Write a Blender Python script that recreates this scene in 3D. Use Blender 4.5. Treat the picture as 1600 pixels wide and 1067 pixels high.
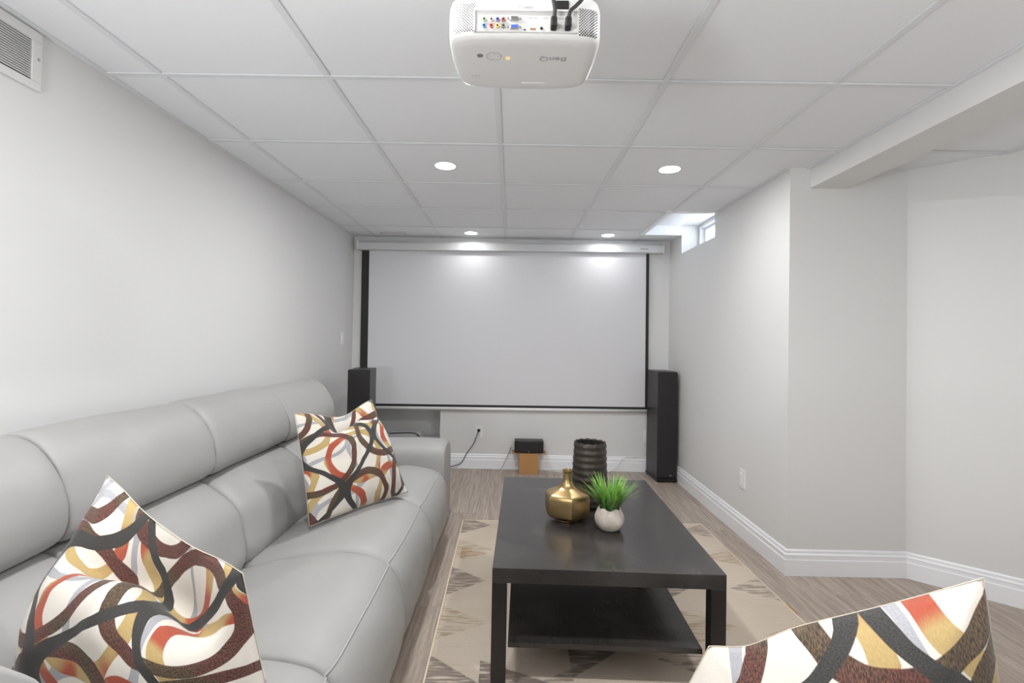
import bpy, bmesh, math, random
from mathutils import Vector, Matrix, noise
from math import sin, cos, pi, radians, sqrt, exp
for o in list(bpy.data.objects): bpy.data.objects.remove(o)
C = bpy.context.scene.collection
S = bpy.context.scene
random.seed(7)

# ---------------------------------------------------------------- camera, world, lights, exposure
cam = bpy.data.cameras.new('camera'); co = bpy.data.objects.new('camera', cam); C.objects.link(co)
S.camera = co
yaw, pitch, roll = radians(-.358), radians(.837), radians(1.038)
fw = Vector((sin(yaw)*cos(pitch), cos(yaw)*cos(pitch), sin(pitch)))
rt = Vector((cos(yaw), -sin(yaw), 0)); up = rt.cross(fw)
r2 = rt*cos(roll) + up*sin(roll); u2 = up*cos(roll) - rt*sin(roll)
co.matrix_world = Matrix(((r2.x, u2.x, -fw.x, 0), (r2.y, u2.y, -fw.y, 0), (r2.z, u2.z, -fw.z, 1.218), (0, 0, 0, 1)))
cam.sensor_width = 36; cam.lens = 781.7/1600*36
cam.shift_x = (800-794.57)/1600; cam.shift_y = (517.64-533.5)/1600
cam.clip_start = .02
S.view_settings.view_transform = 'Standard'; S.view_settings.look = 'None'; S.view_settings.gamma = 1
S.view_settings.exposure = 0.3
w = bpy.data.worlds.new('daylight'); S.world = w; w.use_nodes = True
w.node_tree.nodes['Background'].inputs[0].default_value = (.82, .9, 1, 1)
w.node_tree.nodes['Background'].inputs[1].default_value = 22.0
# watts: front pots, screen pots, then added unseen fill: overhead, rear, beyond-beam pots, globes
PW_ = [11.0, 1.15, 12.0, 1.5, 0.4, 48.0]
POTS = [(-.377, 2.71, PW_[0]), (.842, 2.71, PW_[0]*.52), (-.377, 4.44, PW_[1]), (.842, 4.44, PW_[1]),
        (-.377, .88, PW_[2]), (.842, .88, PW_[2]), (-.377, -.95, PW_[3]), (.842, -.95, PW_[3]),
        (2.67, 1.49, PW_[4]), (2.67, -.35, PW_[4])]
for x, y, p in POTS:
    l = bpy.data.lights.new('pot_lamp', 'AREA'); l.shape = 'DISK'; l.size = .10; l.energy = p; l.color = (.985, .992, 1)
    lo = bpy.data.objects.new('pot_lamp', l); C.objects.link(lo); lo.location = (x, y, 2.142)
GLB = [(-1.1, -.4), (1.2, -.4)]                     # globe lamps added unseen behind the camera, as fill for the ceiling
for x, y in GLB:
    l = bpy.data.lights.new('fill_globe_lamp', 'POINT'); l.shadow_soft_size = .15; l.energy = PW_[5]*(1.25 if x < 0 else .42); l.color = (.985, .992, 1)
    lo = bpy.data.objects.new('fill_globe_lamp', l); C.objects.link(lo); lo.location = (x, y, 1.12)

CEIL = 2.153; XL = -1.499; XR = 1.473; YB = 4.70; YC = 2.669; XA = 2.098; YR = -2.6; XE = 4.0
G0x, G0y, GT = -1.291, 1.796, .6096

# ---------------------------------------------------------------- helpers
def lin(c):
    return tuple(((v/255)/12.92 if v/255 <= .04045 else ((v/255+.055)/1.055)**2.4) for v in c) + (1,)
def mat(name, col, rough=.5, metal=0, spec=.5, bump=None, var=None, coat=0):
    """col sRGB 0-255; bump=(scale, strength, distance, stretch xyz); var=(scale, amount, stretch)"""
    m = bpy.data.materials.new(name); m.use_nodes = True; nt = m.node_tree; b = nt.nodes['Principled BSDF']
    b.inputs['Base Color'].default_value = lin(col); b.inputs['Roughness'].default_value = rough
    b.inputs['Metallic'].default_value = metal; b.inputs['Specular IOR Level'].default_value = spec
    if coat: b.inputs['Coat Weight'].default_value = coat
    tc = nt.nodes.new('ShaderNodeTexCoord')
    def nz(scale, stretch):
        mp = nt.nodes.new('ShaderNodeMapping'); mp.inputs['Scale'].default_value = stretch
        nt.links.new(tc.outputs['Object'], mp.inputs['Vector'])
        n = nt.nodes.new('ShaderNodeTexNoise'); n.inputs['Scale'].default_value = scale; n.inputs['Detail'].default_value = 5
        nt.links.new(mp.outputs[0], n.inputs['Vector']); return n
    if var:
        n = nz(var[0], var[2] if len(var) > 2 else (1, 1, 1))
        r = nt.nodes.new('ShaderNodeMixRGB'); c = lin(col)
        r.inputs[1].default_value = tuple(v*(1-var[1]) for v in c[:3])+(1,)
        r.inputs[2].default_value = tuple(min(1, v*(1+var[1])) for v in c[:3])+(1,)
        nt.links.new(n.outputs['Fac'], r.inputs[0]); nt.links.new(r.outputs[0], b.inputs['Base Color'])
    if bump:
        n = nz(bump[0], bump[3] if len(bump) > 3 else (1, 1, 1))
        bp = nt.nodes.new('ShaderNodeBump'); bp.inputs['Strength'].default_value = bump[1]; bp.inputs['Distance'].default_value = bump[2]
        nt.links.new(n.outputs['Fac'], bp.inputs['Height']); nt.links.new(bp.outputs[0], b.inputs['Normal'])
    return m
def glow(name, col, s):
    m = bpy.data.materials.new(name); m.use_nodes = True; b = m.node_tree.nodes['Principled BSDF']
    b.inputs['Base Color'].default_value = lin(col); b.inputs['Emission Color'].default_value = lin(col); b.inputs['Emission Strength'].default_value = s
    return m
def obj(name, bm, m, parent=None, smooth=False, bevel=0, seg=2, kind=None):
    me = bpy.data.meshes.new(name)
    bmesh.ops.recalc_face_normals(bm, faces=bm.faces)
    bm.to_mesh(me); bm.free()
    o = bpy.data.objects.new(name, me); C.objects.link(o)
    if m is not None: me.materials.append(m)
    if smooth:
        for p in me.polygons: p.use_smooth = True
    if bevel:
        md = o.modifiers.new('bevel', 'BEVEL'); md.width = bevel; md.segments = seg; md.limit_method = 'ANGLE'; md.angle_limit = radians(40)
    if parent: o.parent = parent
    if kind: o['kind'] = kind
    return o
def tag(o, label, cat, group=None):
    o['label'] = label; o['category'] = cat
    if group: o['group'] = group
    return o
def thing(name, label, cat, loc=(0, 0, 0), rz=0, group=None):
    o = bpy.data.objects.new(name, None); C.objects.link(o); o.empty_display_size = .05
    o.location = loc; o.rotation_euler = (0, 0, rz)
    return tag(o, label, cat, group)
def struct(name, bm, m, parent=None, **k):
    o = obj(name, bm, m, parent, **k)
    if parent is None: o['kind'] = 'structure'
    return o
def box(bm, x0, x1, y0, y1, z0, z1, M=None):
    vs = [bm.verts.new((x, y, z)) for z in (z0, z1) for y in (y0, y1) for x in (x0, x1)]
    for f in ((0, 2, 3, 1), (4, 5, 7, 6), (0, 1, 5, 4), (2, 6, 7, 3), (0, 4, 6, 2), (1, 3, 7, 5)):
        bm.faces.new([vs[i] for i in f])
    if M is not None:
        for v in vs: v.co = M @ v.co
    return vs
def bx(*a, **k):
    bm = bmesh.new(); box(bm, *a, **k); return bm
def lathe(bm, prof, n=48, c=(0, 0, 0), fn=None, cap0=True, cap1=True):
    rings = []
    for j, (r, z) in enumerate(prof):
        ring = []
        for i in range(n):
            a = 2*pi*i/n; rr = r if fn is None else r*fn(a, z, j)
            ring.append(bm.verts.new((c[0]+rr*cos(a), c[1]+rr*sin(a), c[2]+z)))
        rings.append(ring)
    for a, b in zip(rings, rings[1:]):
        for i in range(n): bm.faces.new((a[i], a[(i+1) % n], b[(i+1) % n], b[i]))
    if cap0: bm.faces.new(rings[0][::-1])
    if cap1: bm.faces.new(rings[-1])
    return rings
def crom(P, n, closed=False):
    out = []; N = len(P); rng = N if closed else N-1
    for i in range(rng):
        g = (lambda k: P[k % N]) if closed else (lambda k: P[max(0, min(N-1, k))])
        p0, p1, p2, p3 = [Vector(g(i+k)) for k in (-1, 0, 1, 2)]
        for s in range(n):
            t = s/n
            out.append(.5*((2*p1)+(p2-p0)*t+(2*p0-5*p1+4*p2-p3)*t*t+(3*p1-p0-3*p2+p3)*t**3))
    if not closed: out.append(Vector(P[-1]))
    return out
def tube(bm, P, r, n=8, taper=None):
    P = [Vector(p) for p in P]; rings = []; prev = None
    for i, p in enumerate(P):
        t = (P[min(i+1, len(P)-1)]-P[max(i-1, 0)]).normalized()
        if prev is None:
            a = Vector((0, 0, 1)) if abs(t.z) < .9 else Vector((1, 0, 0)); prev = t.cross(a).normalized()
        prev = (prev-t*prev.dot(t)).normalized(); q = t.cross(prev)
        rr = r if taper is None else r*taper(i/(len(P)-1))
        rings.append([bm.verts.new(p+rr*(prev*cos(2*pi*k/n)+q*sin(2*pi*k/n))) for k in range(n)])
    for a, b in zip(rings, rings[1:]):
        for i in range(n): bm.faces.new((a[i], a[(i+1) % n], b[(i+1) % n], b[i]))
    bm.faces.new(rings[0][::-1]); bm.faces.new(rings[-1])
def wire(P, r, n=8, sub=8):
    bm = bmesh.new(); tube(bm, crom(P, sub), r, n); return bm
def text(name, s, size, m, parent, M, extrude=.0003, sx=1.0, bold=0):
    c = bpy.data.curves.new(name, 'FONT'); c.body = s; c.size = size; c.extrude = extrude; c.align_x = 'CENTER'; c.align_y = 'CENTER'; c.offset = bold
    t = bpy.data.objects.new(name, c); C.objects.link(t)
    bpy.context.view_layer.update()
    me = bpy.data.meshes.new_from_object(t.evaluated_get(bpy.context.evaluated_depsgraph_get()))
    bpy.data.objects.remove(t); me.materials.clear(); me.materials.append(m)
    for v in me.vertices: v.co.x *= sx
    o = bpy.data.objects.new(name, me); C.objects.link(o); o.parent = parent; o.matrix_local = M
    return o

# shader expression helper
class X:
    def __init__(s, nt, v): s.nt = nt; s.v = v
    def _op(s, op, *o):
        n = s.nt.nodes.new('ShaderNodeMath'); n.operation = op
        for i, a in enumerate((s,)+o):
            v = a.v if isinstance(a, X) else a
            if isinstance(v, (int, float)): n.inputs[i].default_value = v
            else: s.nt.links.new(v, n.inputs[i])
        return X(s.nt, n.outputs[0])
    def __add__(s, o): return s._op('ADD', o)
    def __sub__(s, o): return s._op('SUBTRACT', o)
    def __mul__(s, o): return s._op('MULTIPLY', o)
    def __truediv__(s, o): return s._op('DIVIDE', o)
    def abs(s): return s._op('ABSOLUTE')
    def sin(s): return s._op('SINE')
    def lt(s, o): return s._op('LESS_THAN', o)
    def gt(s, o): return s._op('GREATER_THAN', o)
    def mod(s, o): return s._op('FLOORED_MODULO', o)
    def pp(s, o): return s._op('PINGPONG', o)
    def floor(s): return s._op('FLOOR')
    def mx(s, o): return s._op('MAXIMUM', o)
    def mn(s, o): return s._op('MINIMUM', o)
    def step(s, a, b):
        n = s.nt.nodes.new('ShaderNodeMapRange'); n.interpolation_type = 'SMOOTHSTEP'
        s.nt.links.new(s.v, n.inputs[0]); n.inputs[1].default_value = a; n.inputs[2].default_value = b
        return X(s.nt, n.outputs[0])
def noise_x(nt, vec, scale, detail=3, stretch=(1, 1, 1)):
    mp = nt.nodes.new('ShaderNodeMapping'); mp.inputs['Scale'].default_value = stretch; nt.links.new(vec, mp.inputs[0])
    n = nt.nodes.new('ShaderNodeTexNoise'); n.inputs['Scale'].default_value = scale; n.inputs['Detail'].default_value = detail
    nt.links.new(mp.outputs[0], n.inputs['Vector']); return X(nt, n.outputs['Fac'])
def mixc(nt, f, a, b):
    r = nt.nodes.new('ShaderNodeMixRGB')
    for i, v in ((0, f), (1, a), (2, b)):
        v = v.v if isinstance(v, X) else v
        if isinstance(v, (tuple, float, int)): r.inputs[i].default_value = v
        else: nt.links.new(v, r.inputs[i])
    return r.outputs[0]

# ---------------------------------------------------------------- materials
M_wall = mat('wall_paint', (222, 222, 221), .6, bump=(90, .06, .002))
M_tile = mat('ceiling_tile', (237, 239, 242), .85, bump=(160, .15, .002))
M_bar = mat('grid_metal', (226, 228, 231), .55)
M_trim = mat('white_trim_paint', (243, 244, 247), .35)
M_white = mat('white_plastic', (236, 236, 236), .35)
M_leather = mat('grey_leather', (159, 158, 156), .5, bump=(9, .12, .02), var=(5, .025))
M_pipe = mat('leather_piping', (170, 169, 167), .5)
M_black = mat('black_wood', (34, 31, 31), .38, bump=(30, .1, .001, (1, 1, .05)), var=(20, .25, (1, 1, .05)))
M_bfab = mat('black_grille_cloth', (38, 36, 36), .8, bump=(900, .3, .0005))
M_bplas = mat('black_plastic', (22, 22, 22), .4)
M_cable = mat('black_cable', (25, 24, 24), .5)
M_cable_grey = mat('grey_wire', (150, 148, 146), .5)
M_wcable = mat('white_cable', (225, 225, 222), .5)
M_card = mat('cardboard', (184, 138, 88), .8, var=(14, .06), bump=(60, .1, .001))
M_screen = mat('screen_fabric', (214, 214, 217), .6)
M_sblack = mat('screen_border', (28, 27, 28), .6)
M_alu = mat('housing_white_metal', (205, 206, 207), .35)
M_vent = mat('vent_white', (222, 222, 220), .45)
M_dark = mat('dark_gap', (70, 70, 68), .8)
M_grey = mat('grey_print', (120, 120, 122), .6)
M_lgrey = mat('pale_grey_print', (165, 165, 166), .6)
M_silver = mat('silver_metal', (180, 180, 180), .3, 1)

def floor_mat():
    m = bpy.data.materials.new('vinyl_plank'); m.use_nodes = True; nt = m.node_tree; b = nt.nodes['Principled BSDF']
    tc = nt.nodes.new('ShaderNodeTexCoord'); oi = nt.nodes.new('ShaderNodeObjectInfo')
    vm = nt.nodes.new('ShaderNodeVectorMath'); vm.operation = 'ADD'
    cx = nt.nodes.new('ShaderNodeCombineXYZ'); rnd = X(nt, oi.outputs['Random'])
    for i in range(3): nt.links.new((rnd*(17+i*13)).v, cx.inputs[i])
    nt.links.new(tc.outputs['Object'], vm.inputs[0]); nt.links.new(cx.outputs[0], vm.inputs[1]); V = vm.outputs[0]
    g = noise_x(nt, V, 6, 6, (8, .55, 1)); fine = noise_x(nt, V, 40, 3, (9, .5, 1))
    wv = nt.nodes.new('ShaderNodeTexWave'); wv.bands_direction = 'X'; wv.inputs['Scale'].default_value = 9; wv.inputs['Distortion'].default_value = 14
    wv.inputs['Detail'].default_value = 2; wv.inputs['Detail Scale'].default_value = .7
    mp = nt.nodes.new('ShaderNodeMapping'); mp.inputs['Scale'].default_value = (1.6, .16, 1); nt.links.new(V, mp.inputs[0]); nt.links.new(mp.outputs[0], wv.inputs[0])
    c = mixc(nt, g.step(.3, .7), lin((158, 145, 133)), lin((196, 183, 170)))
    c = mixc(nt, X(nt, wv.outputs['Fac'])*.35, c, lin((136, 120, 109)))
    c = mixc(nt, fine.step(.48, .75)*.5, c, lin((120, 105, 95)))
    c = mixc(nt, rnd*.30, c, lin((150, 132, 119)))
    nt.links.new(c, b.inputs['Base Color']); b.inputs['Roughness'].default_value = .42
    bp = nt.nodes.new('ShaderNodeBump'); bp.inputs['Strength'].default_value = .12; bp.inputs['Distance'].default_value = .002
    nt.links.new(fine.v, bp.inputs['Height']); nt.links.new(bp.outputs[0], b.inputs['Normal'])
    return m
M_floor = floor_mat()

# ---------------------------------------------------------------- room shell
fl = struct('floor', bx(XL-.1, XE+.1, YR-.1, YB+.3, -.06, -.004), mat('subfloor', (96, 84, 76), .8))
PW, PL = .182, 1.22
i = 0; x = XL
while x < XE:
    x1 = min(x+PW, XE); off = [0, .46, .83, .22, .65, 1.04][i % 6]; ymax = YB if x < XR-.01 else YC
    y = YR-off
    while y < ymax:
        a, b_ = max(y, YR), min(y+PL, ymax)
        if b_-a > .03:
            bm = bx(-(x1-x)/2+.0004, (x1-x)/2-.0004, -(b_-a)/2+.0004, (b_-a)/2-.0004, -.004, 0)
            o = struct('floor_plank', bm, M_floor, fl, bevel=.0006, seg=1); o.location = ((x+x1)/2, (a+b_)/2, 0)
        y += PL
    x = x1; i += 1

HT = 2.62
struct('wall_left', bx(XL-.12, XL, YR-.12, YB+.4, 0, HT), M_wall)
NX0, NX1, NZ0, NZ1 = -1.32, -.655, .228, .66    # alcove under the screen
bm = bmesh.new(); box(bm, NX1, XR+.02, YB, YB+.12, 0, HT); box(bm, XL, NX0, YB, YB+.12, 0, HT)
box(bm, NX0, NX1, YB, YB+.12, NZ1, HT); box(bm, NX0, NX1, YB, YB+.12, 0, NZ0)
box(bm, NX0-.02, NX1+.02, YB+.12, YB+.40, NZ1, NZ1+.03); box(bm, NX0-.02, NX1+.02, YB+.12, YB+.40, NZ0-.03, NZ0)
box(bm, NX0-.03, NX0, YB+.12, YB+.40, NZ0-.03, NZ1+.03); box(bm, NX1, NX1+.03, YB+.12, YB+.40, NZ0-.03, NZ1+.03)
box(bm, NX0-.03, NX1+.03, YB+.38, YB+.41, NZ0-.03, NZ1+.03)
struct('wall_back', bm, M_wall)
WY0, WY1, WZ0, WZ1 = 3.66, 4.375, 1.99, 2.235
bm = bmesh.new(); XO = 1.74
box(bm, XR, XO, YC+.1, YB+.12, 0, WZ0); box(bm, XR, XO, YC+.1, WY0, WZ0, WZ1); box(bm, XR, XO, WY1, YB+.12, WZ0, WZ1); box(bm, XR, XO, YC+.1, YB+.12, WZ1, HT)
struct('wall_right', bm, M_wall)
struct('wall_column', bx(XR, XA+.12, YC, YC+.1, 0, HT), M_wall)
d = Vector((XE-XA, .95-YC, 0)); 
bm = bmesh.new()
nrm = Vector((-d.y, d.x, 0)).normalized()*.12
a, b_ = Vector((XA, YC, 0)), Vector((XE, .95, 0))
vs = [bm.verts.new(p+Vector((0, 0, z))) for z in (0, HT) for p in (a, b_, b_+nrm, a+nrm)]
for f in ((0, 1, 2, 3), (7, 6, 5, 4), (0, 4, 5, 1), (1, 5, 6, 2), (2, 6, 7, 3), (3, 7, 4, 0)): bm.faces.new([vs[k] for k in f])
struct('wall_angled', bm, M_wall)
struct('wall_east', bx(XE, XE+.12, YR-.12, 1.1, 0, HT), M_wall)
struct('wall_rear', bx(XL-.12, XE+.12, YR-.12, YR, 0, HT), M_wall)
# beam
struct('trim_1', bx(1.58, 1.775, YR, YC, 2.05, CEIL+.02), M_wall)

# ceiling : slab above, grid bars and lay-in tiles as parts
ce = struct('ceiling', bx(XL-.1, XE+.1, YR-.1, YB+.4, HT, HT+.05), M_tile)
def side_ok(x, y): return (x < XR or y < YC) and y < YB
xs = [XL, G0x-0*GT] + [G0x+GT*k for k in range(1, 9)] + [XE]
ys = [G0y+GT*k for k in range(-7, 5)]; ys = [YR]+[v for v in ys if v > YR]+[YB]
SX0, SX1, SY0, SY1 = 1.147, XR, 3.625, 4.375
def tile(x0, x1, y0, y1):
    if x1-x0 < .02 or y1-y0 < .02: return
    o = struct('ceiling_tile', bx(-(x1-x0)/2, (x1-x0)/2, -(y1-y0)/2, (y1-y0)/2, 0, .014), M_tile, ce)
    o.location = ((x0+x1)/2, (y0+y1)/2, CEIL+.004)
for ia in range(len(xs)-1):
    for ib in range(len(ys)-1):
        x0, x1, y0, y1 = xs[ia], xs[ia+1], ys[ib], ys[ib+1]
        if y0 >= YC-.2 and x0 >= XR: continue
        if y0 > 2.5 and x1 > XR: x1 = XR if y0 >= YC else x1
        if x0 < 1.2 < x1 and abs(y0-SY0) < .02: continue            # the light shaft over the window
        if x0 < 1.2 < x1 and abs(y0-(SY0+GT)) < .02: y0 = SY1+.021
        if y0 < YC < y1 and x1 > XR+.05:                              # tiles that meet the column wall
            tile(x0, x1, y0, YC); 
            if x0 < XR: tile(x0, XR, YC, y1)
            continue
        tile(x0, x1, y0, y1)
def bar(x0, x1, y0, y1, dz=0): struct('grid_bar', bx(x0, x1, y0, y1, CEIL-.001+dz, CEIL+.0035+dz), M_bar, ce, bevel=.0008, seg=1)
for k in range(0, 9):
    x = G0x+GT*k
    if x > XE: break
    y1 = YB if x < XR else YC
    if abs(x-SX0) < .01: bar(x-.012, x+.012, YR, SY0); bar(x-.012, x+.012, SY1, YB)
    else: bar(x-.012, x+.012, YR, y1)
for y in ys[1:-1]:
    x1 = XE if y < YC else XR
    if abs(y-SY0) < .01: bar(XL, SX0, y-.012, y+.012, -.0008)
    elif SY0 < y < SY1: bar(XL, SX0, y-.012, y+.012, -.0008)
    else: bar(XL, x1, y-.012, y+.012, -.0008)
# wall angles
struct('trim_2', bx(XL, XL+.019, YR, YB, CEIL-.002, CEIL+.003), M_bar)
struct('trim_3', bx(XR-.019, XR, YC, SY0, CEIL-.002, CEIL+.003), M_bar)
struct('trim_4', bx(1.561, 1.58, YR, YC, CEIL-.002, CEIL+.003), M_bar)
bm = bmesh.new(); box(bm, SX0-.045, SX0, SY0-.03, SY1+.02, CEIL-.003, CEIL+.14); box(bm, SX0, XR, SY0-.025, SY0, CEIL-.003, CEIL+.14)
box(bm, SX0, XR, SY1, SY1+.02, CEIL-.003, CEIL+.14); box(bm, SX0-.05, XR, SY0-.03, SY1+.02, WZ1, WZ1+.02)
struct('trim_5', bm, M_trim)

# window
win = thing('window_1', '', ''); win['kind'] = 'structure'
del win['label']; del win['category']
WX = 1.62
bm = bmesh.new()
for (y0, y1, z0, z1) in ((WY0, WY0+.035, WZ0, WZ1), (WY1-.035, WY1, WZ0, WZ1), (WY0+.035, WY1-.035, WZ0, WZ0+.03), (WY0+.035, WY1-.035, WZ1-.03, WZ1)):
    box(bm, WX, XO, y0, y1, z0, z1)
struct('window_frame', bm, M_trim, win, bevel=.004)
bm = bmesh.new(); a0, a1 = WY0+.035, WY1-.035
for (y0, y1, z0, z1) in ((a0, a0+.04, WZ0+.03, WZ1-.03), (a1-.04, a1, WZ0+.03, WZ1-.03), (a0+.04, a1-.04, WZ0+.03, WZ0+.05), (a0+.04, a1-.04, WZ1-.055, WZ1-.03)):
    box(bm, WX+.035, WX+.07, y0, y1, z0, z1)
struct('window_sash', bm, M_trim, win, bevel=.003)
gm = bpy.data.materials.new('window_glass'); gm.use_nodes = True; g = gm.node_tree.nodes['Principled BSDF']
g.inputs['Transmission Weight'].default_value = 1; g.inputs['Roughness'].default_value = 0; g.inputs['IOR'].default_value = 1.1
struct('window_pane', bx(WX+.05, WX+.054, a0+.04, a1-.04, WZ0+.05, WZ1-.055), gm, win)

# baseboards : stepped profile swept along each wall with mitred ends
BP = [(0, 0), (.017, 0), (.017, .082), (.013, .086), (.013, .104), (.0155, .107), (.0135, .112), (.009, .116), (.009, .128), (.005, .1345), (0, .1345)]
def baseboard(name, pts, m0=0, m1=0):
    """pts a,b on the wall line (room on the left of a->b); m0,m1 tan of mitre angle at the ends"""
    a, b = Vector(pts[0]+(0,)), Vector(pts[1]+(0,)); t = (b-a).normalized(); n = Vector((-t.y, t.x, 0)); bm = bmesh.new()
    A = [bm.verts.new(a+n*d_+t*(d_*m0)+Vector((0, 0, z))) for d_, z in BP]; B = [bm.verts.new(b+n*d_-t*(d_*m1)+Vector((0, 0, z))) for d_, z in BP]
    N = len(BP)
    for k in range(N): bm.faces.new((A[k], A[(k+1) % N], B[(k+1) % N], B[k]))
    bm.faces.new(A[::-1]); bm.faces.new(B)
    struct(name, bm, M_trim)
baseboard('baseboard_back', ((XR, YB), (XL, YB)), 1, 1)
baseboard('baseboard_left', ((XL, YB), (XL, YR)), 1, 1)
baseboard('baseboard_right', ((XR, YC), (XR, YB)), -1, 1)
th = math.atan2(YC-.95, XE-XA)
baseboard('baseboard_column', ((XA, YC), (XR, YC)), math.tan(th/2), -1)
baseboard('baseboard_angled', ((XE, .95), (XA, YC)), 0, math.tan(th/2))
baseboard('baseboard_east', ((XE, YR), (XE, .95)), 1, 0)
baseboard('baseboard_rear', ((XL, YR), (XE, YR)), 1, 1)

# ---------------------------------------------------------------- recessed lights
M_lens = glow('lamp_lens', (255, 252, 246), 9)
labs = {0: 'round recessed ceiling light above the sofa side, nearer of the left pair', 1: 'round recessed ceiling light on the right, nearer of the right pair',
        2: 'small round recessed ceiling light in front of the screen, left one', 3: 'small round recessed ceiling light in front of the screen, right one'}
for k, (x, y, p) in enumerate(POTS):
    t = thing('recessed_light', labs[k] if k < 4 else ('added recessed fill light outside the picture, ' + ['left one over the near sofa leg', 'right one over the near sofa leg', 'left one in the rear of the room', 'right one in the rear of the room', 'beyond the beam near the angled wall', 'beyond the beam in the rear corner'][k-4]), 'ceiling light', (x, y, CEIL+.004), group='recessed ceiling lights')
    bm = bmesh.new(); lathe(bm, [(.054, 0), (.058, 0), (.060, -.002), (.060, -.004), (.058, -.006), (.054, -.005)], 40, cap0=False, cap1=False)
    obj('trim_ring', bm, M_white, t, True)
    bm = bmesh.new(); lathe(bm, [(.055, -.002), (.055, -.0065), (.045, -.008)], 40); obj('lens', bm, M_lens, t)

for k, (x, y) in enumerate(GLB):
    t = thing('fill_floor_lamp', 'added white globe fill lamp outside the picture, behind the near sofa leg, ' + ['left', 'right'][k], 'floor lamp', (x, y, 0), group='added globe fill lamps behind the camera')
    bm = bmesh.new(); lathe(bm, [(.13, 0), (.13, .012), (.03, .022), (.012, .03)], 32); obj('base', bm, M_white, t, True)
    bm = bmesh.new(); lathe(bm, [(.011, .025), (.011, .955)], 12); obj('pole', bm, M_white, t, True)
    bm = bmesh.new(); lathe(bm, [(.03, .94), (.06, .95), (.062, .966), (.03, .968)], 24); obj('lamp_holder', bm, M_white, t, True)

# ---------------------------------------------------------------- sectional sofa
sofa = thing('sectional_sofa', 'long pale grey leather sectional sofa along the left wall', 'sofa', (0, 0, 0))
HEAD = [(-1.16, .695), (-1.105, .693), (-1.070, .725), (-1.067, .79), (-1.095, .87), (-1.145, .935), (-1.205, .964), (-1.275, .955), (-1.325, .90), (-1.345, .80), (-1.345, .70), (-1.25, .68)]
LUMB = [(-1.17, .69), (-1.115, .690), (-1.045, .65), (-.975, .58), (-.945, .48), (-.935, .41), (-.96, .36), (-1.05, .33), (-1.18, .36), (-1.22, .50), (-1.22, .62)]
SEAT = [(-1.02, .34), (-.90, .395), (-.76, .432), (-.62, .448), (-.50, .437), (-.42, .405), (-.375, .34), (-.358, .25), (-.362, .16), (-.39, .08), (-.43, .035), (-.55, .03), (-.80, .05), (-1.0, .12)]
def soft(profile, w0, w1, mapf, k=.88, pw=5, nsec=34, roll=.03, seed=0, amp=.004, sub=5):
    bm = bmesh.new(); P = crom([(p[0], p[1], 0) for p in profile], sub, True); n = len(P)
    c = sum(P, Vector())/n; rings = []
    for j in range(nsec+1):
        s = .5-.5*cos(pi*j/nsec); q = abs(2*s-1)
        g = (1-q**pw)**(1/2.2) if q < 1 else 0
        kk = k+(1-k)*g
        e = min(s, 1-s)*(w1-w0)/roll
        if e < 1: kk *= .955+.045*sqrt(max(0, 1-(1-e)**2))
        ring = []
        for p in P:
            v = c+(p-c)*kk; wv = w0+(w1-w0)*s
            nn = noise.noise(Vector((v.x*7+seed, v.y*7, wv*4)))*amp*2 + noise.noise(Vector((v.x*3+seed, v.y*16, wv*9)))*amp*.35
            nn += noise.noise(Vector((v.x*26+seed, v.y*26, wv*12)))*.0045*exp(-((1-q)/.10)**2)
            v = v+(p-c).normalized()*nn*(1-.3*q)
            ring.append(bm.verts.new(mapf(v.x, v.y, wv)))
        rings.append(ring)
    for a, b in zip(rings, rings[1:]):
        for i in range(n): bm.faces.new((a[i], a[(i+1) % n], b[(i+1) % n], b[i]))
    for ring in (rings[0][::-1], rings[-1]):
        cc = sum((v.co for v in ring), Vector())/n; cv = bm.verts.new(cc)
        for i in range(n): bm.faces.new((ring[i], ring[(i+1) % n], cv))
    return bm, rings
main = lambda x, z, w_: Vector((x, w_, z))
leg = lambda x, z, w_: Vector((w_, x+1.53, z-(.05 if z > .6 else .05*max(0, (z-.5)/.1))))
def module(w0, w1, mapf, sd, hs=0, parts=('seat', 'lumbar', 'head')):
    H = [(x, z+hs*(1 if z > .8 else 0)) for x, z in HEAD]
    if 'head' in parts: obj('headrest', soft(H, w0, w1, mapf, .95, 9, seed=sd, roll=.035)[0], M_leather, sofa, True)
    if 'lumbar' in parts: obj('backrest', soft(LUMB, w0, w1, mapf, .86, 5, seed=sd+3, roll=.035)[0], M_leather, sofa, True)
    if 'seat' in parts:
        bm, rings = soft(SEAT, w0, w1, mapf, .90, 5, seed=sd+5, roll=.04, amp=.005)
        idx = 5*5; pts = [r[idx].co.copy() for r in rings]
        cc = Vector((-.7, .25, 0))
        s = obj('seat_cushion', bm, M_leather, sofa, True)
        b2 = bmesh.new(); dirv = (mapf(-.43, .40, 0)-mapf(-.5, .34, 0)).normalized()*.0015
        tube(b2, [p+dirv for p in pts], .0032, 6); obj('piping', b2, M_pipe, s, True)
Y3, Y2, Y1, Y0 = 3.06, 2.44, 1.83, 1.225
module(Y2+.002, Y3, main, 1, -.01); module(Y1+.002, Y2-.002, main, 11); module(Y0+.002, Y1-.002, main, 21); module(.56, Y0-.002, main, 31, .0)
for k, (a, b_) in enumerate(((-.385, .17), (.175, .73), (.735, 1.28))): module(a, b_, leg, 41+k*7)
module(-1.33, -.435, lambda x, z, w_: Vector((w_, x+1.59, z-.005)), 71, .0, ('head', 'lumbar'))
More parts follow.
